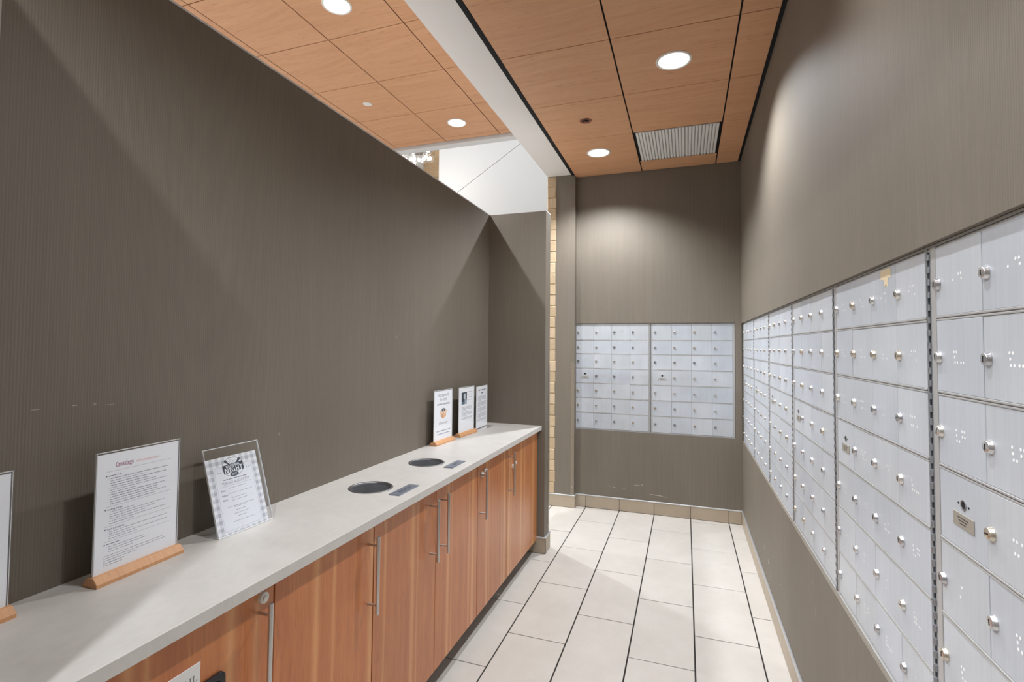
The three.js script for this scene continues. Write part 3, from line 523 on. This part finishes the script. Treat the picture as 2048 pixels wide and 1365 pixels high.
function mailUnit(label, o) {                                           // o: width, height, seams[5], lockX[4], lockY offset, rows y lines[8], pos, turn, hinge, style
  const t = thing('mailbox_unit', label, 'mailboxes', o.pos, o.far ? 'mailbox units in the back wall' : 'mailbox units in the right wall'); t.rotation.y = o.turn;
  const Wd = o.width, Ht = o.height, l = o.seams[0], r = o.seams[4];
  const b = (x0, x1, y0, y1, z0, z1) => bx(x0, x1, y0, y1, z0, z1);
  part; const F2 = (n, g, m) => at(n, g, m, t, 0, 0, 0);
  F2('back', b(.002, Wd - .002, .002, Ht - .002, -.006, -.0045), M.hingeGap);
  F2('frame', merge([b(0, Wd, Ht - .0045, Ht, -.006, .002), b(0, Wd, Ht - .0105, Ht - .006, -.006, .0005), b(0, Wd, 0, .0035, -.006, .004), b(0, Wd, .0045, .009, -.006, .001), rbx(o.stile[0], o.stile[1], .004, Ht - .004, -.006, .0025, .001, 1), ...(o.stile2 ? [rbx(o.stile2[0], o.stile2[1], .004, Ht - .004, -.006, .0025, .001, 1)] : [])]), M.frame);
  for (let k = 1; k < 7; k++) { const y = o.rows[k]; F2('rail', merge([rbx(l, r, y + .0004, y + .0044, -.005, .0028, .001, 1), rbx(l, r, y - .0050, y - .0012, -.005, .0022, .001, 1), b(l, r, y - .0012, y + .0004, -.005, -.001)]), M.frame); }
  if (o.hinge) {
    const [h0, h1] = o.hinge, hm = (h0 + h1) / 2, kn = [b(h0, h0 + .0065, .002, Ht - .002, -.006, .0015), b(h1 - .0065, h1, .002, Ht - .002, -.006, .0015)];
    F2('hinge_strip', merge([b(h0 + .0065, h1 - .0065, .002, Ht - .002, -.006, -.001)]), M.hingeGap);
    for (let y = .006; y < Ht - .014; y += .0254) { const c = cyl(.0052, .0052, .0125, 8); c.translate(hm, y + .006, .0008); kn.push(c); }
    F2('hinge', merge(kn), M.hinge);
  }
  for (let ro = 0; ro < 7; ro++) for (let c = 0; c < 4; c++) {
    const x0 = o.seams[c] + .0006, x1 = o.seams[c + 1] - .0006, top = o.rows[ro] - (ro ? .0054 : .0008), bot = o.rows[ro + 1] + (ro < 6 ? .0048 : .0008), w = x1 - x0, h = top - bot;
    const d = at('door', doorGeo(w, h)[Math.floor(rnd() * VAR)], M.door[Math.floor(rnd() * 4)], t, (x0 + x1) / 2, (top + bot) / 2, .0008 + rnd() * .0012);
    d.rotation.set((rnd() - .5) * .0025, (rnd() - .5) * .0025, 0);
    const ly = (o.rows[ro] + o.rows[ro + 1]) / 2 + o.lockDy - d.position.y;
    if (ro === 3 && c === 0) {                                          // the postal door: lock hole, two screws and a small plate
      const hx = o.postalX - d.position.x, hg = [lathe([[.0095, 0], [.0095, .0012], [.0075, .0012], [.007, .0002]], 20).rotateX(Math.PI / 2)];
      at('keyhole', merge(hg), M.frameDark, d, hx, .017, 0); at('keyhole_opening', new THREE.CircleGeometry(.0078, 20), M.black, d, hx, .017, .0005);
      for (const s of [-1, 1]) at('screw', cyl(.002, .002, .001, 8).rotateX(Math.PI / 2), M.dark, d, hx + s * .0175, .017, .0004);
      at('name_plate', rbx(-.036, .036, -.0125, .0125, 0, .0014, .0006, 1), o.pale ? M.frame : M.brass, d, hx, -.0125, 0);
      at('plate_print', merge([0, 1, 2].map(k => bx(-.02 + k * .003, .018 - k * .004, .004 - k * .005, .0054 - k * .005, .0014, .0016))), M.dark, d, hx, -.0125, 0);
    } else {
      const li = o.far ? Math.floor(rnd() * 5) : [0, 0, 2, 1, 2, 3][Math.floor(rnd() * 6)];
      const k = at('lock', LOCKS[li], M.lock, d, o.lockX[c] - d.position.x, ly, 0); k.rotation.z = (rnd() - .5) * .5 + (rnd() < .2 ? 1.57 : 0);
      if (!o.far || rnd() < .4) at('number_dots', DOTS[Math.floor(rnd() * 10)], o.far ? M.frame : M.dots, d, o.lockX[c] + .057 - d.position.x, ly + .001, .0003);
    }
  }
  return t;
}
{ // right wall: six units side by side, the first one beginning in the far corner
  const Y0 = .7005, HT = .999, P = .7018;
  const rows = [.9905, .852, .7075, .568, .4295, .2885, .1445, .0105];
  const LB = ['nearest mailbox unit on the right wall, cut by the right edge of the photo', 'second nearest mailbox unit on the right wall, with a pale tape scrap on top', 'third nearest mailbox unit on the right wall', 'fourth mailbox unit on the right wall from the right edge', 'fifth mailbox unit on the right wall from the right edge', 'farthest mailbox unit on the right wall, touching the back wall corner'];
  for (let j = 5; j >= 0; j--) {
    const zs = -1.2666 - P * (j - 0), off = .0547;
    const u = mailUnit(LB[j], { width: P - .0006, height: HT, pos: [MAIL_X, Y0, zs], turn: -Math.PI / 2, hinge: [0, .0247], stile: [.0247, .0444], seams: [.0446, .2085, .3755, .5435, .7], lockX: [0, 1, 2, 3].map(k => off + k * .168), lockDy: -.003, rows, postalX: .1325 });
    if (j === 1) {                                                      // remains of a paper strip at the top of the third column
      const m = S({ color: 0xd8c7a6, roughness: .9 }), d = u.children.find(q => q.name === 'door_002');
      const s = new THREE.Shape(); s.moveTo(-.03, .03); s.lineTo(.035, .03); s.lineTo(.035, .008); s.lineTo(.02, .006); s.lineTo(.016, -.016); s.lineTo(.004, -.008); s.lineTo(-.006, -.014); s.lineTo(-.008, .004); s.lineTo(-.03, .008); s.closePath();
      const g = new THREE.ExtrudeGeometry(s, { depth: .0004, bevelEnabled: false }); at('tape_remnant', g, m, d, .02, .034, .0001);
    }
  }
  // back wall: two units
  const rb = [.9835, .8345, .706, .5695, .4315, .294, .157, .0105];
  mailUnit('left mailbox unit on the back wall, beside the taupe corner', { far: true, pale: true, width: .690, height: .9885, pos: [-.9835, .7155, MAIL_Z], turn: 0, stile: [0, .0055], stile2: [.6695, .6785], hinge: [.6787, .69], seams: [.006, .173, .3395, .5045, .669], lockX: [.028, .197, .363, .530], lockDy: 0, rows: rb, postalX: .0925 });
  mailUnit('right mailbox unit on the back wall, nearer the right wall corner', { far: true, pale: true, width: .694, height: .9885, pos: [-.293, .7155, MAIL_Z], turn: 0, stile: [0, .0085], stile2: [.6755, .693], seams: [.009, .1765, .3415, .5105, .675], lockX: [.034, .2, .365, .534], lockDy: 0, rows: rb, postalX: .0955 });
}

// ---------------------------------------------------------------- glass chandelier in the atrium
{
  const C = [-3.72, 4.30, -6.5], t = thing('chandelier', 'bright cluster of clear glass globes hanging in the atrium beyond the partition', 'chandelier', C);
  const mB = S({ color: 0xffffff, emissive: 0xfff3e0, emissiveIntensity: 2.5 });
  part('canopy_disc', cyl(.26, .26, .05, 32).translate(C[0], C[1] + .09, C[2]), M.steel, t); part('stem', cyl(.012, .012, 2.1, 10).translate(C[0], C[1] + 1.15, C[2]), M.steel, t);
  const P = [[.24, -.02, .05], [.15, -.12, .02], [.04, -.13, .1], [-.02, -.17, 0], [-.12, -.1, .08], [-.2, -.05, .02], [.12, -.04, -.1], [-.02, -.05, -.15], [-.14, -.04, -.12], [.05, -.03, .16], [.2, -.08, -.08], [-.26, -.1, -.02]];
  P.forEach(([a, b, c], i) => {
    const g = part('globe', new THREE.SphereGeometry(.058, 20, 14).translate(C[0] + a, C[1] + b, C[2] + c), M.glass, t);
    part('bulb', new THREE.SphereGeometry(.027, 12, 10).translate(C[0] + a, C[1] + b, C[2] + c), mB, g);
    part('wire', cyl(.003, .003, Math.max(.02, .08 - b - .05), 6).translate(C[0] + a, C[1] + b + .05 + Math.max(.02, .08 - b - .05) / 2, C[2] + c), M.steel, t);
  });
  const l = new THREE.PointLight(new THREE.Color(1, .95, .88), 1.5, 0, 2); l.position.set(0, -.3, 0); l.castShadow = true; l.shadow.radius = 6; t.add(l);
}

scene.traverse(o => { delete o.userData._n; });
renderer.render(scene, camera);
